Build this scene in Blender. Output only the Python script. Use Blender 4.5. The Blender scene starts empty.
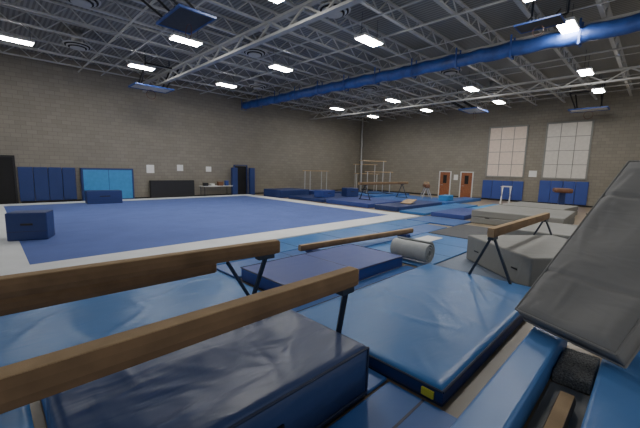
import bpy, bmesh, math, random
from mathutils import Vector, Matrix, noise
random.seed(4)
S=bpy.context.scene
COL=bpy.context.collection

# ---------------------------------------------------------------- materials
def nodes(name):
    m=bpy.data.materials.new(name); m.use_nodes=True
    nt=m.node_tree; b=nt.nodes['Principled BSDF']
    return m,nt,b
def N(nt,t,**k):
    n=nt.nodes.new(t)
    for a,v in k.items(): setattr(n,a,v)
    return n
def plain(name,c,rough=.5,metal=0,var=.12,scale=6,bump=0,bscale=40,emit=0):
    m,nt,b=nodes(name)
    tc=N(nt,'ShaderNodeTexCoord'); nz=N(nt,'ShaderNodeTexNoise'); nz.inputs['Scale'].default_value=scale; nz.inputs['Detail'].default_value=4
    nt.links.new(tc.outputs['Object'],nz.inputs['Vector'])
    cr=N(nt,'ShaderNodeValToRGB')
    cr.color_ramp.elements[0].position=.3; cr.color_ramp.elements[1].position=.7
    cr.color_ramp.elements[0].color=(*[x*(1-var) for x in c],1); cr.color_ramp.elements[1].color=(*[min(1,x*(1+var)) for x in c],1)
    nt.links.new(nz.outputs['Fac'],cr.inputs['Fac']); nt.links.new(cr.outputs['Color'],b.inputs['Base Color'])
    b.inputs['Roughness'].default_value=rough; b.inputs['Metallic'].default_value=metal
    if bump:
        n2=N(nt,'ShaderNodeTexNoise'); n2.inputs['Scale'].default_value=bscale; n2.inputs['Detail'].default_value=3
        nt.links.new(tc.outputs['Object'],n2.inputs['Vector'])
        bp=N(nt,'ShaderNodeBump'); bp.inputs['Strength'].default_value=bump; bp.inputs['Distance'].default_value=.02
        nt.links.new(n2.outputs['Fac'],bp.inputs['Height']); nt.links.new(bp.outputs['Normal'],b.inputs['Normal'])
    if emit:
        nt.links.new(cr.outputs['Color'],b.inputs['Emission Color']); b.inputs['Emission Strength'].default_value=emit
    return m
def vinyl(name,c,rough=.32,bump=.12,streak=.0,spec=.4):
    m,nt,b=nodes(name)
    tc=N(nt,'ShaderNodeTexCoord')
    nz=N(nt,'ShaderNodeTexNoise'); nz.inputs['Scale'].default_value=1.2; nz.inputs['Detail'].default_value=4; nz.inputs['Distortion'].default_value=.4
    nt.links.new(tc.outputs['Object'],nz.inputs['Vector'])
    cr=N(nt,'ShaderNodeValToRGB'); cr.color_ramp.elements[0].position=.35; cr.color_ramp.elements[1].position=.72
    cr.color_ramp.elements[0].color=(*[x*.95 for x in c],1); cr.color_ramp.elements[1].color=(*[min(1,x*1.06+streak) for x in c],1)
    nt.links.new(nz.outputs['Fac'],cr.inputs['Fac']); nt.links.new(cr.outputs['Color'],b.inputs['Base Color'])
    mr=N(nt,'ShaderNodeMapRange'); mr.inputs['To Min'].default_value=rough-.03; mr.inputs['To Max'].default_value=rough+.06
    n3=N(nt,'ShaderNodeTexNoise'); n3.inputs['Scale'].default_value=5; n3.inputs['Detail'].default_value=5
    nt.links.new(tc.outputs['Object'],n3.inputs['Vector']); nt.links.new(n3.outputs['Fac'],mr.inputs['Value']); nt.links.new(mr.outputs['Result'],b.inputs['Roughness'])
    b.inputs['Specular IOR Level'].default_value=spec
    mp=N(nt,'ShaderNodeMapping'); mp.inputs['Scale'].default_value=(.8,2.2,2); mp.inputs['Rotation'].default_value=(0,0,.5)
    nt.links.new(tc.outputs['Object'],mp.inputs['Vector'])
    n2=N(nt,'ShaderNodeTexNoise'); n2.inputs['Scale'].default_value=2.4; n2.inputs['Detail'].default_value=2; n2.inputs['Distortion'].default_value=.5
    nt.links.new(mp.outputs['Vector'],n2.inputs['Vector'])
    bp=N(nt,'ShaderNodeBump'); bp.inputs['Strength'].default_value=bump; bp.inputs['Distance'].default_value=.05
    nt.links.new(n2.outputs['Fac'],bp.inputs['Height']); nt.links.new(bp.outputs['Normal'],b.inputs['Normal'])
    return m
def brickmat(name,axis):
    m,nt,b=nodes(name)
    tc=N(nt,'ShaderNodeTexCoord'); sp=N(nt,'ShaderNodeSeparateXYZ'); cb=N(nt,'ShaderNodeCombineXYZ')
    nt.links.new(tc.outputs['Object'],sp.inputs[0])
    nt.links.new(sp.outputs['X' if axis=='x' else 'Y'],cb.inputs[0]); nt.links.new(sp.outputs['Z'],cb.inputs[1])
    br=N(nt,'ShaderNodeTexBrick'); nt.links.new(cb.outputs[0],br.inputs['Vector'])
    br.inputs['Scale'].default_value=1; br.inputs['Brick Width'].default_value=.41; br.inputs['Row Height'].default_value=.205
    br.inputs['Mortar Size'].default_value=.010; br.inputs['Mortar Smooth'].default_value=.4; br.inputs['Bias'].default_value=0
    br.inputs['Color1'].default_value=(.232,.210,.170,1); br.inputs['Color2'].default_value=(.262,.240,.197,1); br.inputs['Mortar'].default_value=(.18,.162,.132,1)
    nz=N(nt,'ShaderNodeTexNoise'); nz.inputs['Scale'].default_value=.5; nz.inputs['Detail'].default_value=5
    nt.links.new(tc.outputs['Object'],nz.inputs['Vector'])
    mx=N(nt,'ShaderNodeMixRGB',blend_type='MULTIPLY'); mx.inputs[0].default_value=.2
    nt.links.new(br.outputs['Color'],mx.inputs[1]); nt.links.new(nz.outputs['Fac'],mx.inputs[2]); nt.links.new(mx.outputs[0],b.inputs['Base Color'])
    bp=N(nt,'ShaderNodeBump'); bp.inputs['Strength'].default_value=.4; bp.inputs['Distance'].default_value=.01; bp.invert=True
    nt.links.new(br.outputs['Fac'],bp.inputs['Height']); nt.links.new(bp.outputs['Normal'],b.inputs['Normal'])
    b.inputs['Roughness'].default_value=.75
    return m
def deckmat():
    m,nt,b=nodes('ceiling_deck')
    tc=N(nt,'ShaderNodeTexCoord'); w=N(nt,'ShaderNodeTexWave',bands_direction='X'); w.inputs['Scale'].default_value=2.1
    nt.links.new(tc.outputs['Object'],w.inputs['Vector'])
    cr=N(nt,'ShaderNodeValToRGB'); cr.color_ramp.elements[0].position=.35; cr.color_ramp.elements[1].position=.6
    cr.color_ramp.elements[0].color=(.15,.15,.14,1); cr.color_ramp.elements[1].color=(.25,.25,.235,1)
    nt.links.new(w.outputs['Fac'],cr.inputs['Fac']); nt.links.new(cr.outputs['Color'],b.inputs['Base Color'])
    b.inputs['Roughness'].default_value=.7
    return m
def emitmat(name,c,s):
    m,nt,b=nodes(name); b.inputs['Base Color'].default_value=(*c,1); b.inputs['Emission Color'].default_value=(*c,1); b.inputs['Emission Strength'].default_value=s
    return m

M={}
M['carpet']=plain('blue_carpet',(.092,.145,.40),.9,var=.07,scale=1.2,bump=.3,bscale=120)
M['border']=plain('white_border_carpet',(.72,.74,.75),.85,var=.05,scale=2,bump=.2,bscale=120)
M['sky']=vinyl('light_blue_vinyl',(.036,.165,.43),.33,.12)
M['mid']=vinyl('mid_blue_vinyl',(.036,.12,.36),.36,.10)
M['rail']=vinyl('rail_blue_vinyl',(.075,.21,.50),.36,.10)
M['navy']=vinyl('navy_vinyl',(.022,.042,.155),.42,.12)
M['royal']=vinyl('royal_blue_vinyl',(.038,.07,.28),.42,.12)
M['crash']=vinyl('scuffed_navy_vinyl',(.032,.06,.165),.34,.3,streak=.015)
M['grey']=vinyl('grey_vinyl',(.235,.235,.23),.62,.2,spec=.25)
M['lgrey']=vinyl('light_grey_vinyl',(.235,.235,.22),.55,.2,spec=.3)
M['dgrey']=plain('dark_grey_rubber',(.04,.043,.05),.6)
M['black']=plain('black_plastic',(.012,.012,.014),.45)
M['piping']=plain('dark_piping',(.02,.03,.07),.5)
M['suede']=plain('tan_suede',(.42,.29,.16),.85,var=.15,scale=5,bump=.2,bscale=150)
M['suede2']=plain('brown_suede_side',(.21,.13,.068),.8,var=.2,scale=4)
M['steel']=plain('dark_steel',(.05,.06,.08),.4,metal=.6)
M['white']=plain('white_paint',(.6,.6,.58),.5,var=.05)
M['barsteel']=plain('grey_bar_steel',(.42,.42,.42),.4,metal=.2,var=.05)
M['joist']=plain('grey_painted_steel',(.42,.42,.405),.5,var=.06)
M['chrome']=plain('galvanised_steel',(.4,.4,.4),.4,metal=.5)
M['panel']=emitmat('lit_lamp_panel',(1,.97,.92),92)
M['curtain']=plain('blue_divider_vinyl',(.03,.075,.28),.42,var=.3,scale=3,bump=.6,bscale=6)
M['floor']=plain('tan_gym_floor',(.30,.235,.155),.35,var=.1,scale=1)
M['brickx']=brickmat('block_wall_x','x'); M['bricky']=brickmat('block_wall_y','y')
M['deck']=deckmat()
M['wood']=plain('orange_wood_door',(.24,.085,.035),.45,var=.2,scale=8)
M['dark']=plain('dark_opening',(.008,.008,.009),.8)
M['blind']=plain('beige_blind',(.60,.50,.42),.7,var=.06,emit=.09)  # slight emission put into the blind, for light coming through it
M['blind2']=plain('grey_blind',(.52,.49,.44),.7,var=.06,emit=.08)  # same added glow on the greyer blind, no lamp behind
M['paper']=plain('white_paper',(.7,.7,.68),.8,var=.03)
M['foam']=plain('speckled_foam',(.17,.17,.16),.95,var=.7,scale=60,bump=.6,bscale=80)
M['brown']=plain('brown_leather',(.16,.07,.035),.4)
M['orange']=plain('dull_rim_paint',(.10,.035,.02),.4)
M['yellow']=plain('yellow_label',(.55,.55,.05),.5)
M['bluebright']=plain('bright_blue_cover',(.04,.24,.52),.45,var=.08)
M['rollm']=plain('rolled_grey_foam',(.42,.44,.44),.8,var=.08)
M['basemat']=plain('pale_blue_grey_mat',(.15,.19,.26),.6,var=.08)

# ---------------------------------------------------------------- mesh helpers
class MB:
    def __init__(s,bm=None): s.bm=bm or bmesh.new()
    def box(s,x0,x1,y0,y1,z0,z1):
        r=bmesh.ops.create_cube(s.bm,size=1)
        for v in r['verts']:
            v.co=Vector(((x0+x1)/2+v.co.x*(x1-x0),(y0+y1)/2+v.co.y*(y1-y0),(z0+z1)/2+v.co.z*(z1-z0)))
        return s
    def bar(s,a,b,w,h=None):
        a=Vector(a); b=Vector(b); h=h or w; d=(b-a); L=d.length; d.normalize()
        up=Vector((0,0,1)) if abs(d.z)<.95 else Vector((0,1,0))
        x=d; y=up.cross(x).normalized(); z=x.cross(y)
        r=bmesh.ops.create_cube(s.bm,size=1); c=(a+b)/2
        for v in r['verts']:
            v.co=c+x*v.co.x*L+y*v.co.y*w+z*v.co.z*h
        return s
    def cyl(s,a,b,r,n=12,r2=None):
        a=Vector(a); b=Vector(b); d=b-a; L=d.length
        q=d.to_track_quat('Z','Y').to_matrix().to_4x4(); q.translation=(a+b)/2
        bmesh.ops.create_cone(s.bm,cap_ends=True,segments=n,radius1=r,radius2=r if r2 is None else r2,depth=L,matrix=q)
        return s
    def obj(s,name,mat,bevel=0,smooth=False,parent=None,label=None,cat=None,group=None,kind=None,seg=2):
        me=bpy.data.meshes.new(name); 
        bmesh.ops.recalc_face_normals(s.bm,faces=s.bm.faces)
        s.bm.to_mesh(me); s.bm.free()
        o=bpy.data.objects.new(name,me); COL.objects.link(o)
        if mat: me.materials.append(mat)
        if smooth:
            for p in me.polygons: p.use_smooth=True
        if bevel:
            b=o.modifiers.new('b','BEVEL'); b.width=bevel; b.segments=seg; b.limit_method='ANGLE'
        if parent: o.parent=parent
        tag(o,label,cat,group,kind)
        return o
def tag(o,label=None,cat=None,group=None,kind=None):
    if label: o['label']=label
    if cat: o['category']=cat
    if group: o['group']=group
    if kind: o['kind']=kind
    return o
def empty(name,loc=(0,0,0),rot=0,label=None,cat=None,group=None):
    e=bpy.data.objects.new(name,None); e.empty_display_size=.1; COL.objects.link(e); e.location=loc; e.rotation_euler=(0,0,rot)
    return tag(e,label,cat,group)
def copytree(src,loc,rot=None):
    n=src.copy(); COL.objects.link(n); n.location=loc
    if rot is not None: n.rotation_euler=rot
    def rec(a,b):
        for c in a.children:
            k=c.copy(); k.parent=b; COL.objects.link(k); rec(c,k)
    rec(src,n); return n
def struct(name,mat,x0,x1,y0,y1,z0,z1):
    return MB().box(x0,x1,y0,y1,z0,z1).obj(name,mat,kind='structure')

def mat_box(name,label,mat,x0,x1,y0,y1,z0,z1,bev=.02,cat='gym mat',group=None,seams=0,ax='x',piping=False,rot=0):
    cx,cy=(x0+x1)/2,(y0+y1)/2; w,d,h=x1-x0,y1-y0,z1-z0
    e=empty(name,(cx,cy,z0),rot,label,cat,group)
    MB().box(-w/2,w/2,-d/2,d/2,0,h).obj('cover',mat,bev,parent=e,seg=3)
    for i in range(1,seams+1):
        mb=MB()
        if ax=='x':
            x=-w/2+w*i/(seams+1); mb.box(x-.012,x+.012,-d/2+.01,d/2-.01,h-.004,h+.002)
        else:
            y=-d/2+d*i/(seams+1); mb.box(-w/2+.01,w/2-.01,y-.012,y+.012,h-.004,h+.002)
        mb.obj('seam',M['piping'],parent=e)
    if piping:
        for z in (.012,h-.006):
            mb=MB(); r=.012
            c=[(-w/2,-d/2,z),(w/2,-d/2,z),(w/2,d/2,z),(-w/2,d/2,z)]
            for i in range(4): mb.cyl(c[i],c[(i+1)%4],r,6)
            mb.obj('piping',M['piping'],parent=e)
    return e
def soft_mat(name,label,mat,x0,x1,y0,y1,z0,z1,amp=.02,fr=1.6,seed=0,res=.05,cat='gym mat',rad=.03,piping=None,rotn=.5,side=None):
    cx,cy=(x0+x1)/2,(y0+y1)/2; w,d,h=x1-x0,y1-y0,z1-z0
    e=empty(name,(cx,cy,z0),0,label,cat)
    nx=max(4,int(w/res)); ny=max(4,int(d/res)); bm=bmesh.new()
    rnd=random.Random(seed)
    cre=[]
    for i in range(int(6+w*d*2.6)):
        a=rotn+rnd.gauss(0,.5)+(math.pi/2 if rnd.random()<.3 else 0); L=rnd.uniform(.2,.8)
        cre.append((rnd.uniform(-w/2,w/2),rnd.uniform(-d/2,d/2),math.cos(a),math.sin(a),L,rnd.uniform(.3,.9),rnd.uniform(.022,.04)))
    top=[]
    for i in range(nx+1):
        row=[]
        for j in range(ny+1):
            x=-w/2+w*i/nx; y=-d/2+d*j/ny
            ed=min(x+w/2,w/2-x,y+d/2,d/2-y)
            z=noise.noise(Vector((x*fr*.6+9,y*fr*.7+seed,3.1)))*.6+noise.noise(Vector((x*fr*2.2+1,y*fr*1.3+seed,7.1)))*.25
            for px,py,ca,sa,L,am,wd in cre:
                dx,dy=x-px,y-py; t=dx*ca+dy*sa
                if abs(t)<L:
                    q=-dx*sa+dy*ca+.06*math.sin(t*4+px*9)
                    if abs(q)<wd*3: z+=am*math.exp(-(q/wd)**2)*(1-(t/L)**2)
            z=h+amp*z*min(1,ed/.15)
            if ed<1e-6: z=h-rad
            elif ed<res*1.3: z-=rad*.18
            row.append(bm.verts.new((x,y,z)))
        top.append(row)
    for i in range(nx):
        for j in range(ny):
            bm.faces.new((top[i][j],top[i+1][j],top[i+1][j+1],top[i][j+1]))
    ring=[top[i][0] for i in range(nx+1)]+[top[nx][j] for j in range(1,ny+1)]+[top[i][ny] for i in range(nx-1,-1,-1)]+[top[0][j] for j in range(ny-1,0,-1)]
    low=[bm.verts.new((v.co.x,v.co.y,0)) for v in ring]
    k=len(ring)
    for i in range(k): bm.faces.new((ring[i],low[i],low[(i+1)%k],ring[(i+1)%k]))
    bm.faces.new(low)
    MB(bm).obj('cover',mat,smooth=True,parent=e)
    if piping:
        for z in (h-rad,.02):
            mb=MB()
            c=[(-w/2,-d/2,z),(w/2,-d/2,z),(w/2,d/2,z),(-w/2,d/2,z)]
            for i in range(4): mb.cyl(c[i],c[(i+1)%4],.014,6)
            mb.obj('piping',piping,parent=e)
    if side:
        MB().box(-w/2-.006,-w/2+.002,-d/2,d/2,.03,h-rad-.01).box(-w/2,w/2,-d/2-.006,-d/2+.002,.03,h-rad-.01).obj('side_band',side,parent=e)
    return e

# ---------------------------------------------------------------- room
X1,Y1=28.3,22.4; X0,Y0=-6,-6; ZC=7.45
struct('floor',M['floor'],X0,X1+.3,Y0,Y1+.3,-.2,0)
struct('ceiling',M['deck'],X0,X1+.3,Y0,Y1+.3,ZC,ZC+.2)
struct('wall_north',M['brickx'],X0,X1+.3,Y1,Y1+.3,0,ZC)
struct('wall_east',M['bricky'],X1,X1+.3,Y0,Y1,0,ZC)
struct('baseboard_north',M['black'],1.2,X1,Y1-.02,Y1,0,.12)
struct('baseboard_east',M['black'],X1-.02,X1,Y0,Y1-.02,0,.12)
def window(n,y0,y1,z0,z1,mat):
    e=empty('window_%d'%n,(X1,(y0+y1)/2,z0)); e['kind']='structure'
    w=(y1-y0)/2; h=z1-z0
    MB().box(-.03,-.01,-w,w,0,h).obj('blind',mat,parent=e)
    mb=MB()
    for y in (-w,w): mb.box(-.07,-.0,y-.05,y+.05,-.05,h+.05)
    for z in (0,h): mb.box(-.07,-.0,-w,w,z-.05,z+.05)
    mb.obj('frame',M['lgrey'],parent=e)
    mb=MB()
    for y in (-w*.34,w*.34): mb.box(-.045,-.03,y-.02,y+.02,0,h)
    for i in range(1,4): mb.box(-.045,-.03,-w,w,h*i/4-.02,h*i/4+.02)
    mb.obj('muntin',M['lgrey'],parent=e)
window(1,7.1,9.7,1.85,5.6,M['blind']); window(2,3.4,5.9,1.85,5.65,M['blind2'])
def door(n,y0,y1,h,mat):
    e=empty('door_%d'%n,(X1,(y0+y1)/2,0)); e['kind']='structure'; w=(y1-y0)/2
    MB().box(-.05,-.0,-w,w,0,h).obj('door_leaf',mat,.004,parent=e)
    MB().box(-.08,0,-w-.08,-w,0,h+.08).box(-.08,0,w,w+.08,0,h+.08).box(-.08,0,-w,w,h,h+.08).obj('door_frame',M['white'],parent=e)
    MB().box(-.06,-.05,-w*.35,w*.35,h*.55,h*.88).obj('door_window',M['dark'],parent=e)
    MB().cyl((-.11,w*.7,1.0),(-.11,w*.3,1.0),.015).cyl((-.05,w*.7,1.0),(-.11,w*.7,1.0),.015).obj('handle',M['chrome'],parent=e)
door(1,12.6,13.5,2.1,M['wood']); door(2,10.75,11.65,2.1,M['wood'])
e=empty('door_3',(.3,Y1,0)); e['kind']='structure'
MB().box(-.75,.72,-.03,0,0,2.3).obj('door_leaf',M['dark'],parent=e)  # flat dark sheet standing in for the shade inside an open doorway
MB().box(-.85,-.75,-.06,0,0,2.4).box(.72,.8,-.06,0,0,2.4).box(-.75,.72,-.06,0,2.3,2.4).obj('door_frame',M['black'],parent=e)
e=empty('door_4',(13.75,Y1,0)); e['kind']='structure'
MB().box(-.5,.5,-.03,0,0,2.15).obj('door_leaf',M['dark'],parent=e)  # no leaf here: the opening's darkness is painted on a flat panel
MB().box(-.58,-.5,-.08,0,0,2.2).box(.5,.58,-.08,0,0,2.2).box(-.58,.58,-.08,0,2.2,2.26).obj('door_frame',M['navy'],parent=e)

def wallpad(label,mat,x0,x1,z0,z1,wall='n',n=4,group='wall pads'):
    w=(x1-x0)/n
    for i in range(n):
        a,b=x0+i*w+.01,x0+(i+1)*w-.01
        mb=MB()
        if wall=='n': mb.box(a,b,Y1-.1,Y1-.025,z0,z1)
        else: mb.box(X1-.1,X1-.025,a,b,z0,z1)
        mb.obj('wall_pad',mat,.02,label=label,cat='wall pad',group=group)
wallpad('navy blue padded wall panel by the dark doorway',M['navy'],1.15,3.5,.13,1.85,'n',4)
wallpad('blue padded wall panel beneath the tall window',M['royal'],3.2,6.0,.13,1.68,'e',4,'pads below the windows')
wallpad('blue padded wall panel beneath the tall window',M['royal'],7.0,9.9,.13,1.55,'e',4,'pads below the windows')
e=empty('crash_mat',(5.0,22.1,0),0,'bright blue crash mat with navy edging stood against wall','gym mat')
MB().box(-1.3,1.3,-.0,.28,.0,1.85).obj('mat_edge',M['navy'],.03,parent=e)
MB().box(-1.2,1.2,-.015,.0,.1,1.75).obj('mat_face',M['bluebright'],.005,parent=e)
MB().box(-.01,.01,-.02,-.015,.1,1.75).obj('seam',M['navy'],parent=e)
e=empty('folding_mat',(8.6,22.05,0),0,'black folded mat stood on edge against block wall','gym mat')
MB().box(-1.4,1.4,0,.1,0,1.15).obj('mat_panel',M['black'],.03,parent=e)
MB().box(-1.4,1.4,.12,.22,0,1.15).obj('mat_panel',M['black'],.03,parent=e)
for x,z,w,h in ((7.35,1.85,.45,.5),(9.2,1.95,.4,.4),(11.2,1.9,.4,.35)):
    MB().box(x-w/2,x+w/2,Y1-.012,Y1-.002,z-h/2,z+h/2).obj('notice',M['paper'],label='white paper notice taped to block wall',cat='notice')
MB().box(X1-.012,X1-.002,6.25,6.75,1.9,2.35).obj('notice',M['paper'],label='white notice sheet between the tall windows',cat='notice')
MB().box(X1-.012,X1-.002,11.95,12.3,1.45,1.9).obj('notice',M['paper'],label='white notice sheet between two wooden doors',cat='notice')
e=empty('folding_table',(11.6,21.9,0),0,'long folding table with pale top against wall','table')
MB().box(-1.2,1.0,-.38,.38,.72,.76).obj('table_top',M['white'],.01,parent=e)
for x in (-1.1,.9):
    for y in (-.3,.3):
        MB().cyl((x,y,0),(x,y,.72),.018,8).obj('leg',M['steel'],parent=e)
for x,w,h,mt,l in ((10.7,.3,.22,'black','black storage box on folding table'),(11.2,.25,.15,'paper','white carton on folding table'),(11.8,.35,.28,'brown','brown carton on folding table'),(12.3,.2,.35,'royal','blue container on folding table')):
    e=empty('storage_box',(x,21.9,.76),0,l,'box')
    MB().box(-w/2,w/2,-.13,.13,0,h*.85).obj('body',M[mt],.01,parent=e); MB().box(-w/2-.01,w/2+.01,-.14,.14,h*.85,h).obj('lid',M[mt],.006,parent=e)
for x in (13.0,14.5):
    e=empty('folding_mat',(x,22.0,0),0,'tall navy folded mat stood beside dark doorway','gym mat')
    MB().box(-.22,.22,-.12,-.01,0,2.05).obj('mat_panel',M['navy'],.03,parent=e)
    MB().box(-.22,.22,.01,.12,0,2.05).obj('mat_panel',M['navy'],.03,parent=e)

e=empty('corner_pipe',(28.1,22.2,0),0,'grey vertical drain pipe in the room corner','pipe')
MB().cyl((0,0,0),(0,0,ZC),.09,14).obj('pipe',M['joist'],smooth=True,parent=e)
for z in (2.4,5): MB().cyl((0,0,z),(0,0,z+.1),.11,14).obj('collar',M['joist'],parent=e)

# ---------------------------------------------------------------- ceiling steel
def joist_mesh(L,zt,zb,step,ch,wb):
    mb=MB(); mb.box(0,L,-ch,ch,zt-ch*.8,zt); mb.box(0,L,-ch,ch,zb,zb+ch*.8)
    n=int(L/step); 
    for i in range(n):
        a=i*step; mb.bar((a,0,zb+ch*.4),(a+step/2,0,zt-ch*.4),wb); mb.bar((a+step/2,0,zt-ch*.4),(a+step,0,zb+ch*.4),wb)
    return mb
first=None
for k in range(-3,14):
    y=.1+1.65*k
    if first is None:
        first=joist_mesh(X1-X0-.05,ZC-.002,6.95,1.0,.06,.035).obj('roof_joist',M['joist'],label='grey open-web steel roof joist under metal deck',cat='roof joist',group='open-web roof joists'); first.location=(X0,y,0)
    else:
        o=first.copy(); COL.objects.link(o); o.location=(X0,y,0)
g=None
for x in (.3,7.15,14.1,20.85):
    if g is None:
        g=joist_mesh(Y1-Y0-.05,6.948,6.4,1.65,.1,.06).obj('roof_girder',M['joist'],label='deep grey steel truss girder carrying roof joists',cat='roof girder',group='roof girders'); g.location=(x,Y0,0); g.rotation_euler=(0,0,math.pi/2)
    else:
        o=g.copy(); COL.objects.link(o); o.location=(x,Y0,0)
for i,x in enumerate((3.95,10.7,17.5,24.4)):
    MB().cyl((x,Y0,6.913),(x,Y1,6.913),.035,8).obj('conduit',M['joist'],label='thin grey pipe run strapped beneath roof joists',cat='pipe',group='ceiling pipe runs')
for i,x in enumerate((5.0,9.2,12.75,15.2,18.6,22.4,26.0)):
    MB().box(x-.025,x+.025,Y0,Y1,6.925,6.948).obj('joist_bridging',M['joist'],label='flat steel bridging bar tying roof joists together',cat='roof bridging',group='joist bridging bars')

lamp=None
for x,y in ((1.2,17.65),(5.6,7.75),(5.6,12.75),(5.6,17.65),(10,2.8),(10,7.75),(10,12.75),(10,17.65),(13.1,2.5),(19.2,2.8),(19.2,7.75),(19.2,12.75),(19.2,17.65),(23.7,2.8),(23.7,7.75),(23.7,12.75),(23.7,17.65)):
    if lamp is None:
        lamp=empty('ceiling_lamp',(x,y,6.6),0,'rectangular white high-bay lamp hanging lit under roof','ceiling lamp','high-bay lamps')
        MB().box(-.55,.55,-.25,.25,.02,.1).obj('housing',M['white'],.01,parent=lamp)
        MB().box(-.5,.5,-.21,.21,-.005,.018).obj('lamp_panel',M['panel'],parent=lamp)
        for s in (-.45,.45):
            MB().cyl((s,0,.1),(s,0,ZC-6.6),.008,6).obj('hanger_rod',M['steel'],parent=lamp)
    else: copytree(lamp,(x,y,6.6))
df=None
for x,y in ((2.4,12.55),(7.9,7.5),(8.4,12.5),(16.1,7.55),(3.1,17.4),(16.3,12.5),(11.9,17.4),(21.7,7.5)):
    if df is None:
        df=empty('air_diffuser',(x,y,6.75),0,'round stepped grey air diffuser hanging from roof','air diffuser','round air diffusers')
        mb=MB()
        for r,z in ((.5,.12),(.38,.06),(.26,.0)): mb.cyl((0,0,z),(0,0,z+.03),r,28)
        mb.obj('diffuser_cone',M['joist'],parent=df)
        mb=MB()
        for r,z in ((.44,.09),(.32,.03)): mb.cyl((0,0,z),(0,0,z+.03),r,28)
        mb.obj('gap_ring',M['dark'],parent=df)
        MB().cyl((0,0,.15),(0,0,ZC-6.751),.2,20).obj('duct_neck',M['chrome'],smooth=True,parent=df)
    else: copytree(df,(x,y,6.75))

cur=empty('divider_curtain',(13.68,0,6.52),0,'long rolled-up blue gym divider curtain slung beside girder','divider curtain')
bm=bmesh.new(); rings=[]; n=14; Lc=22.0; K=120
for i in range(K+1):
    y=-.2+Lc*i/K; ph=(i%6)/6; sag=.05*math.sin(math.pi*ph); ring=[]
    for j in range(n):
        a=2*math.pi*j/n; rr=1+.16*noise.noise(Vector((math.cos(a)*1.2,math.sin(a)*1.2,y*1.3)))
        ring.append(bm.verts.new((math.cos(a)*.17*rr,y,-sag+math.sin(a)*.25*rr)))
    rings.append(ring)
for i in range(K):
    for j in range(n): bm.faces.new((rings[i][j],rings[i][(j+1)%n],rings[i+1][(j+1)%n],rings[i+1][j]))
bm.faces.new(rings[0]); bm.faces.new(rings[-1])
MB(bm).obj('curtain_roll',M['curtain'],smooth=True,parent=cur)
for i in range(12): 
    y=.3+i*1.95; MB().box(-.2,.2,y-.03,y+.03,-.34,-.32).box(-.2,-.18,y-.03,y+.03,-.32,.42).box(.18,.2,y-.03,y+.03,-.32,.42).obj('strap',M['curtain'],parent=cur)

def hoop(x,y,rot,label,mt='dark',z=6.1,sc=1.0):
    e=empty('basketball_hoop',(x,y,z),rot,label,'basketball hoop','folded basketball hoops')
    def B(mb): 
        bmesh.ops.scale(mb.bm,vec=(sc,sc,sc),verts=mb.bm.verts); return mb
    B(MB().box(-.9,.9,-.55,.55,0,.02)).obj('backboard',M['white'] if mt=='w' else M['dgrey'],.005,parent=e)
    B(MB().box(-.92,.92,-.6,-.54,-.03,.05).box(-.92,.92,.54,.6,-.03,.05).box(-.96,-.9,-.6,.6,-.03,.05).box(.9,.96,-.6,.6,-.03,.05)).obj('edge_padding',M['curtain'],.01,parent=e)
    mb=MB(); k=18
    for i in range(k):
        a=2*math.pi*i/k; b=2*math.pi*(i+1)/k
        mb.cyl((math.cos(a)*.23,-.1,-.3+math.sin(a)*.23),(math.cos(b)*.23,-.1,-.3+math.sin(b)*.23),.012,6)
    B(mb).obj('rim',M['orange'],parent=e)
    mb=MB()
    for s in (-.6,.6):
        mb.cyl((s,.3,.03),(s*1.3,1.6,.8),.04,8); mb.cyl((s,-.3,.03),(s,.9,.8),.04,8); mb.cyl((s,-.3,.05),(s,.6,.05),.04,8)
    mb.cyl((-.78,1.6,.8),(.78,1.6,.8),.04,8); mb.cyl((-.6,0,.06),(.6,.5,.06),.03,8); mb.cyl((.6,0,.06),(-.6,.5,.06),.03,8)
    B(mb).obj('folding_mast',M['black'],parent=e)
    for a,b in ((-.78,1.6),(.78,1.6),(-.6,.9)):
        MB().cyl((a*sc,b*sc,.8*sc),(a*sc,b*sc,ZC-z),.03,8).obj('hanger',M['steel'],parent=e)
    return e
hoop(4.3,9.8,math.pi*.5,'blue-edged basketball hoop folded up under the roof',sc=.85)
hoop(6.6,19.4,math.pi,'folded basketball hoop hanging near the block wall','w')
hoop(11.6,2.9,-math.pi*.5,'dark folded basketball hoop beside the rolled curtain',z=6.35,sc=.6)
hoop(22.9,9.0,0,'folded basketball hoop under the far roof bay','w')
hoop(26.6,3.5,math.pi*.5,'folded basketball hoop above the tall windows','w')

# ---------------------------------------------------------------- spring floor
sf=empty('exercise_floor',(0,0,0),0,'large blue carpeted gymnastics floor with white border','exercise floor')
MB().box(.5,13.2,8.65,20.9,0,.07).obj('carpet',M['carpet'],.004,parent=sf)
mb=MB(); mb.box(-.5,14.15,7.62,8.65,0,.068).box(-.5,14.15,20.9,21.9,0,.068).box(-.5,.5,8.65,20.9,0,.068).box(13.2,14.15,8.65,20.9,0,.068)
mb.obj('border',M['border'],.004,parent=sf)
for i in range(1,7): MB().box(.52,13.18,8.65+i*1.75-.006,8.65+i*1.75+.006,.07,.0715).obj('seam',M['royal'],parent=sf)
def foam_block(x,y,w,d,h,rot,z,label,mat):
    e=empty('foam_block',(x,y,z),rot,label,'foam block')
    MB().box(-w/2,w/2,-d/2,d/2,0,h).obj('cover',mat,.025,parent=e)
    MB().box(-w*.15,w*.15,-d/2-.012,-d/2,h*.55,h*.62).obj('handle',M['black'],parent=e)
    MB().box(-w/2+.01,w/2-.01,-d/2-.004,-d/2+.002,h*.32,h*.33).obj('seam',M['black'],parent=e)
foam_block(.78,11.7,.85,.65,.72,-.35,.072,'navy foam block near the corner of blue carpet',M['navy'])
foam_block(4.3,20.2,1.55,.7,.66,-.05,.072,'long navy foam block near far carpet edge',M['navy'])

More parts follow.
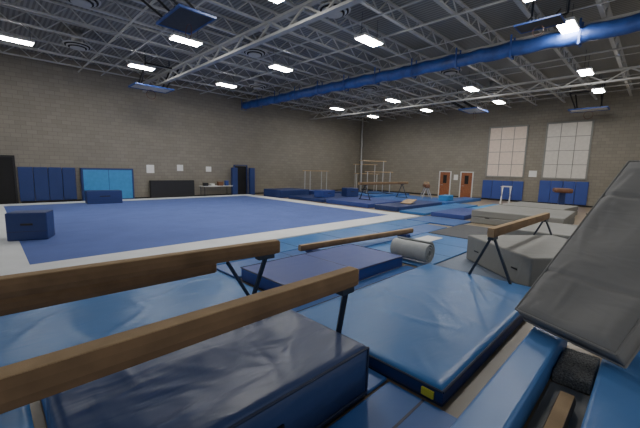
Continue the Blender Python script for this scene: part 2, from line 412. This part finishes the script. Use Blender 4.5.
# ---------------------------------------------------------------- near mats
soft_mat('landing_mat','light blue wrinkled vinyl mat behind the high beam',M['sky'],-2.5,3.1,4.2,6.25,0,.10,.014,1.6,1)
soft_mat('landing_mat','light blue wrinkled vinyl mat under high beams',M['sky'],-2.5,.12,.3,4.12,0,.09,.014,1.6,2)
soft_mat('landing_mat','narrow blue vinyl mat between thick navy mats',M['mid'],.2,2.65,3.02,4.12,0,.08,.012,1.8,3)
mat_box('folding_mat','dark blue folding mat on floor beside thick crash mat',M['mid'],.3,2.68,.9,1.66,0,.045,seams=1,ax='y')
mat_box('folding_mat','thin dark blue mat strip beside thick crash mat',M['mid'],2.38,2.72,1.7,2.97,0,.04)
soft_mat('landing_mat','large light blue wrinkled landing mat with dark piping',M['sky'],2.76,6.6,1.15,3.3,0,.17,.013,1.5,5,piping=M['piping'],side=M['navy'])
MB().box(2.725,2.745,1.22,1.34,.05,.12).obj('label_patch',M['yellow'],label='small yellow label on blue landing mat edge',cat='label')
mat_box('landing_mat','thick royal blue mat beside the rolled grey mat',M['royal'],3.25,6.4,3.78,5.3,0,.25,.03,seams=1,ax='x',piping=True)
mat_box('folding_mat','thin blue mat strip between landing mats',M['mid'],2.75,6.45,3.34,3.74,0,.04)
mat_box('folding_mat','light blue folding mat strip beside white carpet border',M['sky'],-3,12.7,6.38,7.57,0,.05,seams=8)
mat_box('folding_mat','dark blue mat under the low wooden beam',M['mid'],3.2,12.2,5.4,6.33,0,.05,seams=4)
mat_box('folding_mat','light blue mat beneath the rolled grey mat',M['sky'],6.65,10.5,3.36,5.35,0,.045,seams=2)
mat_box('folding_mat','dark grey rubber mat beside grey block mats',M['dgrey'],10.6,13.4,3.5,5.35,0,.05,seams=1)
mat_box('folding_mat','blue mat beyond the low wooden beam',M['mid'],12.8,14.6,5.4,7.5,0,.05)
mat_box('folding_mat','pale blue-grey mat on floor under grey block',M['basemat'],6.65,10.7,-1.0,3.32,0,.03,.008)
cm=soft_mat('crash_mat','thick scuffed navy crash mat in front of balance beams',M['crash'],.19,2.36,1.7,2.97,0,.53,.016,1.9,8,res=.03,rad=.03,rotn=1.2)
for z in (.06,.495): MB().cyl((-1.085,-.64,z),(1.085,-.64,z),.012,6).obj('piping',M['piping'],parent=cm)
MB().cyl((1.085,-.64,.03),(1.085,-.64,.5),.012,6).obj('piping',M['piping'],parent=cm)
MB().box(-.1,.1,-.655,-.64,.25,.29).obj('handle',M['black'],parent=cm)
MB().box(9.1,10.0,4.55,5.05,.05,.06).obj('paper_sheet',M['paper'],label='pale sheet lying on light blue mat',cat='sheet')
rm=empty('rolled_mat',(6.92,3.42,.05),0,'grey rolled-up foam mat lying beside landing mats','rolled mat')
bm=bmesh.new(); prof=[]; T=3.2*2*math.pi; K=110
for i in range(K+1):
    a=T*i/K; r=.07+(.25-.07)*i/K; prof.append((math.cos(a)*r,math.sin(a)*r,a,r))
def ringpts(y): 
    o=[];inn=[]
    for cx,cz,a,r in prof:
        o.append(bm.verts.new((cx,y,cz+.25))); inn.append(bm.verts.new((math.cos(a)*(r-.03),y,math.sin(a)*(r-.03)+.25)))
    return o,inn
o1,i1=ringpts(0); o2,i2=ringpts(.9)
for i in range(K):
    bm.faces.new((o1[i],o1[i+1],o2[i+1],o2[i])); bm.faces.new((i1[i],i2[i],i2[i+1],i1[i+1]))
    bm.faces.new((o1[i],i1[i],i1[i+1],o1[i+1])); bm.faces.new((o2[i],o2[i+1],i2[i+1],i2[i]))
bm.faces.new((o1[-1],i1[-1],i2[-1],o2[-1])); bm.faces.new((o1[0],o2[0],i2[0],i1[0]))
MB(bm).obj('foam_roll',M['rollm'],smooth=False,parent=rm)

# ---------------------------------------------------------------- balance beams
def beam(x0,y0,x1,y1,zt,label,legs,h=.16,w=.13,foot=0.0,name='balance_beam'):
    dx,dy=x1-x0,y1-y0; L=math.hypot(dx,dy); r=math.atan2(dy,dx)
    e=empty(name,(x0,y0,foot),r,label,'balance beam'); zt-=foot
    bm=bmesh.new(); pr=[(-w/2+.02,-h),(w/2-.02,-h),(w/2,-h*.65),(w/2,-h*.3),(w/2-.015,-.0),(-w/2+.015,0),(-w/2,-h*.3),(-w/2,-h*.65)]
    A=[bm.verts.new((0,p,zt+q)) for p,q in pr]; B=[bm.verts.new((L,p,zt+q)) for p,q in pr]
    for i in range(8): bm.faces.new((A[i],A[(i+1)%8],B[(i+1)%8],B[i]))
    bm.faces.new(A); bm.faces.new(B)
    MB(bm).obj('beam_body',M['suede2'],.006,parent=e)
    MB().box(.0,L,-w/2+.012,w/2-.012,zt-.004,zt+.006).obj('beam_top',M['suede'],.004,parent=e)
    MB().box(L,L+.012,-w/2+.01,w/2-.01,zt-h+.01,zt-.01).obj('end_cap',M['suede'],.004,parent=e)
    MB().box(-.012,0,-w/2+.01,w/2-.01,zt-h+.01,zt-.01).obj('end_cap',M['suede'],.004,parent=e)
    for kind,x in legs:
        zb=zt-h
        if kind=='A':
            MB().box(x-.12,x+.12,-.05,.05,zb-.05,zb).obj('saddle',M['steel'],.005,parent=e)
            for s in (-1,1):
                MB().bar((x,s*.03,zb-.03),(x,s*.42,.03),.05,.04).obj('leg',M['steel'],.005,parent=e)
            MB().box(x-.04,x+.04,-.5,.5,0,.04).obj('foot',M['steel'],.005,parent=e)
        if kind=='V':
            MB().box(x-.12,x+.1,-.05,.05,zb-.05,zb).obj('saddle',M['steel'],.005,parent=e)
            MB().bar((x,0,zb-.03),(x-.05,.38,.03),.05,.04).obj('leg',M['steel'],.005,parent=e)
            MB().bar((x-.5,0,zb-.02),(x-.03,.3,.25),.035,.03).obj('brace',M['steel'],.004,parent=e)
            MB().box(x-.1,x+.02,-.1,.5,0,.04).obj('foot',M['steel'],.005,parent=e)
        if kind=='S':
            MB().box(x-.1,x+.06,-.05,.05,zb-.05,zb).obj('saddle',M['steel'],.005,parent=e)
            MB().bar((x,.0,zb-.02),(x+.24,.34,.03),.05,.04).obj('leg',M['steel'],.005,parent=e)
            MB().box(x+.2,x+.28,.0,.5,0,.035).obj('foot',M['steel'],.005,parent=e)
    return e
beam(-2.6,1.88,2.36,1.9,1.2,'tan suede balance beam high above thick navy mat',[('S',4.86),('A',.3)],foot=.04)
beam(-2.4,3.72,2.55,3.3,1.2,'tan suede balance beam standing behind the thick mat',[('V',4.8),('A',.3)],foot=.1)
beam(-2.9,4.02,1.97,3.85,.93,'lower tan balance beam alongside a higher beam',[('A',1.9),('A',.3)],foot=.11)
bb=beam(5.18,5.83,9.57,5.39,.29,'low tan practice beam lying on blue mats',[],foot=.055,h=.14)
for x in (.4,4.0): MB().box(x-.12,x+.12,-.16,.16,0,.095).obj('foot_pad',M['navy'],.01,parent=bb)
beam(6.32,2.0,10.25,1.93,1.12,'tan balance beam standing over grey block mats',[('A',.12),('A',3.75)],foot=.0)

# ---------------------------------------------------------------- grey mats
P=Vector((6.65,1.46)); u=Vector((1.38,1.69)).normalized(); v=Vector((u.y,-u.x))
def grey_block(cx,cy,w,d,h,rot,label,mat,layers=2,z=0):
    e=empty('block_mat',(cx,cy,z),rot,label,'gym mat'); hh=h/layers
    for i in range(layers):
        MB().box(-w/2,w/2,-d/2,d/2,i*hh+.003,(i+1)*hh-.003).obj('mat_layer',mat,.035,parent=e,seg=3)
    for s in (-.3,.3):
        MB().box(-w/2-.012,-w/2,s*d-.08,s*d+.08,h*.45,h*.5).obj('handle',M['black'],parent=e)
    return e
c=P+u*1.1+v*1.2
grey_block(c.x,c.y,2.2,2.15,.6,math.atan2(v.y,v.x),'thick grey block mat under a balance beam',M['lgrey'],1,z=.032)
grey_block(12.2,2.1,2.6,2.2,.5,.1,'grey block mat stacked two high',M['lgrey'])
grey_block(16.3,3.9,3.6,3.2,.55,.05,'pale grey stacked mats beside blue mats',M['lgrey'])
grey_block(20.6,4.3,3.2,2.8,.5,-.05,'pale grey stacked mats before the windows',M['lgrey'])

P1=Vector((4.40,1.05,.5)); ed=Vector((-.431,-.902,0)); T=Vector((5.945,.306,2.312))
sd=(T-P1).normalized(); nn=ed.cross(sd).normalized()
if nn.z<0: nn=-nn
lm=bpy.data.objects.new('crash_mat',None); COL.objects.link(lm); lm.empty_display_size=.1
tag(lm,'large grey stitched crash mat leaning at a steep slant','gym mat')
R=Matrix((( -ed.x,sd.x,nn.x,P1.x),(-ed.y,sd.y,nn.y,P1.y),(-ed.z,sd.z,nn.z,P1.z),(0,0,0,1)))
lm.matrix_world=R
Wd,Ln,Th=1.05,2.5,.26
bm=bmesh.new(); nx,ny=40,90; top=[];bot=[]
rnd=random.Random(3); cre=[]
for i in range(40):
    a=rnd.gauss(1.2,.6); cre.append((rnd.uniform(-Wd,0),rnd.uniform(0,Ln),math.cos(a),math.sin(a),rnd.uniform(.12,.4),rnd.uniform(-.015,.015),rnd.uniform(.02,.035)))
for i in range(nx+1):
    a=[];b_=[]
    for j in range(ny+1):
        x=-Wd*i/nx; y=Ln*j/ny
        edg=min(i,nx-i)/nx*Wd; edj=min(j,ny-j)/ny*Ln; e2=min(edg,edj)
        puff=.04*(1-math.exp(-e2/.06)); w=.05*noise.noise(Vector((x*1.8,y*1.4,1)))
        s1=abs(((y*2/Ln+.5)%1)-.5)*2; puff-=.025*math.exp(-((1-s1)/.03)**2) if s1>.5 else 0
        for px,py,ca,sa,L,am,wd in cre:
            dx,dy=x-px,y-py; t=dx*ca+dy*sa
            if abs(t)<L:
                q=-dx*sa+dy*ca
                if abs(q)<wd*3: w+=am*math.exp(-(q/wd)**2)*(1-(t/L)**2)
        a.append(bm.verts.new((x,y,-.03+puff+w*min(1,e2/.1)))); b_.append(bm.verts.new((x,y,-Th)))
    top.append(a);bot.append(b_)
for i in range(nx):
    for j in range(ny):
        bm.faces.new((top[i][j],top[i+1][j],top[i+1][j+1],top[i][j+1])); bm.faces.new((bot[i][j],bot[i][j+1],bot[i+1][j+1],bot[i+1][j]))
for j in range(ny):
    bm.faces.new((top[0][j],top[0][j+1],bot[0][j+1],bot[0][j])); bm.faces.new((top[nx][j],bot[nx][j],bot[nx][j+1],top[nx][j+1]))
for i in range(nx):
    bm.faces.new((top[i][0],bot[i][0],bot[i+1][0],top[i+1][0])); bm.faces.new((top[i][ny],top[i+1][ny],bot[i+1][ny],bot[i][ny]))
MB(bm).obj('cover',M['grey'],smooth=True,parent=lm)
for z in (-.028,-Th+.01):
    MB().cyl((0,0,z),(0,Ln,z),.013,6).cyl((-Wd,0,z),(-Wd,Ln,z),.013,6).cyl((0,0,z),(-Wd,0,z),.013,6).cyl((0,Ln,z),(-Wd,Ln,z),.013,6).obj('piping',M['grey'],parent=lm)
h2=Vector((sd.x,sd.y)).normalized(); cc=Vector((P1.x,P1.y))+h2*1.62+Vector((ed.x,ed.y))*.55
grey_block(cc.x,cc.y,.7,.8,1.35,math.atan2(h2.y,h2.x),'grey block mat propping up the slanted crash mat',M['grey'],3)

mat_box('padded_rail','long light blue padded rail beside the landing mat',M['rail'],.6,4.9,.56,.86,0,.3,.03,cat='padded rail')
mat_box('padded_rail','long light blue padded rail beside a floor beam',M['rail'],1.2,5.2,-.14,.2,0,.3,.03,cat='padded rail')
mat_box('carpet_strip','grey carpet strip between two padded rails',M['lgrey'],1.5,3.9,.22,.54,0,.03,.005,cat='carpet')
e=empty('foam_pad',(4.3,.39,0),0,'speckled grey foam pad between padded rails','foam pad')
MB().box(-.35,.35,-.16,.16,0,.12).obj('pad',M['foam'],.02,parent=e)
beam(1.6,.36,3.55,.36,.16,'low tan floor beam between padded rails',[],h=.12,w=.13,foot=.035)

# ---------------------------------------------------------------- far apparatus
mat_box('block_mat','navy stacked mats beside the exercise floor',M['navy'],14.6,17.4,18.6,20.6,0,.55,.04)
mat_box('block_mat','blue landing mat stack near the corner',M['royal'],18.0,20.2,18.5,19.9,0,.4,.04)
mat_box('landing_mat','blue landing mat under the uneven bars',M['mid'],20.6,25.5,14.8,18.4,0,.22,.03,seams=2)
mat_box('landing_mat','navy landing mat near the uneven bars',M['navy'],15,20.2,14.8,18.2,0,.2,.03,seams=2)
mat_box('landing_mat','royal blue landing mat beside a balance beam',M['royal'],15,18.6,11.2,14.5,0,.25,.03,seams=1)
mat_box('landing_mat','mid blue landing mat under a balance beam',M['mid'],18.8,24.4,10.9,14.5,0,.15,.03,seams=3)
mat_box('folding_mat','navy folding mat near the wooden doors',M['navy'],15,20.0,9.3,10.8,0,.25,.03,seams=2)
mat_box('folding_mat','light blue folding mat near the grey stacks',M['sky'],14.8,21.5,7.7,9.1,0,.12,.03,seams=3)
mat_box('landing_mat','royal blue thick mat beside grey stacks',M['royal'],15.0,18.4,5.9,7.5,0,.2,.03,seams=1)
mat_box('folding_mat','bright blue folding mat before the wall pads',M['bluebright'],19.0,23.5,6.2,7.5,0,.1,.02,seams=2)
mat_box('landing_mat','blue mat beneath the far balance beam',M['mid'],20.4,26.5,9.3,10.6,0,.2,.03,seams=2)
mat_box('landing_mat','navy mat below parallel bars',M['navy'],18.2,23.2,20.0,22.1,0,.12,.03,seams=2)
beam(16.2,12.9,21.2,12.5,1.35,'tan balance beam amid far blue landing mats',[('A',.6),('A',4.4)],foot=.26)
beam(22.6,2.1,26.8,2.1,.55,'short tan beam close to the window wall',[('A',.6),('A',3.6)])
def bars(x,y,rot,kind,label,z=0):
    e=empty('parallel_bars' if kind=='p' else 'uneven_bars',(x,y,z),rot,label,'gymnastics bars')
    if kind=='p': spec=((-.3,1.8),(.3,1.8)); L=1.4
    else: spec=((-.8,1.75),(.8,2.65)); L=1.2
    for yy,zz in spec:
        for s in (-1,1):
            MB().cyl((s*L*.8,yy,.05),(s*L*.8,yy,zz),.04,8).obj('upright',M['barsteel'],parent=e)
        MB().cyl((-L,yy,zz),(L,yy,zz),.03,8).obj('rail',M['suede'],parent=e)
    mb=MB()
    for s in (-1,1): mb.box(s*L*.8-.06,s*L*.8+.06,-1.1,1.1,0,.06)
    mb.box(-L,L,-1.1,-1.02,0,.05).box(-L,L,1.02,1.1,0,.05)
    mb.obj('base_frame',M['steel'],parent=e)
bars(20.6,21.2,.1,'p','parallel bars with grey uprights near the corner',.125)
bars(23.0,16.6,-.6,'u','uneven bars with pale steel uprights on blue mats',.225)
bars(26.4,20.2,-.8,'u','uneven bars with pale steel uprights in the corner',0)
e=empty('pommel_horse',(23.4,12.2,.155),.6,'brown leather pommel horse on steel legs','pommel horse')
MB().box(-.8,.8,-.18,.18,.75,1.05).obj('padded_body',M['brown'],.1,parent=e,seg=4)
for s in (-.22,.22):
    MB().cyl((s,-.14,1.03),(s,-.14,1.16),.02,8).cyl((s,.14,1.03),(s,.14,1.16),.02,8).cyl((s,-.15,1.16),(s,.15,1.16),.022,8).obj('pommel',M['suede'],parent=e)
for s in (-1,1):
    for t in (-1,1): MB().bar((s*.5,t*.05,.78),(s*.72,t*.35,.0),.05).obj('leg',M['barsteel'],parent=e)
foam_block(16.6,16.2,1.4,.8,.45,.2,.205,'royal blue foam block on navy landing mat',M['royal'])
foam_block(18.6,15.6,1.0,.7,.6,-.3,.205,'navy foam block on navy landing mat',M['navy'])
foam_block(22.0,10.0,1.2,.6,.35,.1,.205,'bright blue foam block on blue landing mat',M['bluebright'])
e=empty('springboard',(17.2,10.0,.255),.2,'low wooden springboard on navy folding mat','springboard')
MB().bar((-.55,0,.05),(.55,0,.2),.6,.03).obj('board_top',M['suede'],.005,parent=e)
MB().box(-.55,.5,-.28,.28,0,.03).obj('base',M['steel'],.005,parent=e)
for t in (-.15,.15): MB().cyl((.3,t,.03),(.3,t,.155),.05,10).obj('spring',M['chrome'],parent=e)
e=empty('vaulting_table',(24.6,4.0,0),.3,'brown leather vaulting table on steel pedestal','vaulting table')
MB().box(-.6,.6,-.45,.45,1.05,1.3).obj('padded_top',M['brown'],.09,parent=e,seg=4)
MB().box(-.15,.15,-.15,.15,.08,1.05).obj('pedestal',M['navy'],.02,parent=e)
MB().box(-.5,.5,-.4,-.3,0,.08).box(-.5,.5,.3,.4,0,.08).box(-.08,.08,-.4,.4,0,.08).obj('base',M['steel'],.01,parent=e)
e=empty('trestle_stand',(25.2,7.0,0),.2,'white folding trestle stand before blue wall pads','stand')
for a,b in (((-.5,0,0),(.5,0,1.2)),((.5,0,0),(-.5,0,1.2)),((-.5,.5,0),(.5,.5,1.2)),((.5,.5,0),(-.5,.5,1.2))):
    MB().bar(a,b,.05).obj('leg',M['white'],parent=e)
for s in (-.5,.5): MB().box(s-.05,s+.05,-.05,.55,1.2,1.25).obj('top_rail',M['white'],parent=e)

# ---------------------------------------------------------------- world + camera
w=bpy.data.worlds.new('w'); S.world=w; w.use_nodes=True
w.node_tree.nodes['Background'].inputs[0].default_value=(.97,.98,1,1); w.node_tree.nodes['Background'].inputs[1].default_value=.58
cam=bpy.data.objects.new('camera',bpy.data.cameras.new('camera')); COL.objects.link(cam)
cam.data.lens=18.84; cam.data.sensor_width=36; cam.location=(0,0,2.1); cam.rotation_euler=(1.43723,-.02422,-.78214)
cam.data.clip_start=.05; cam.data.clip_end=200
S.camera=cam
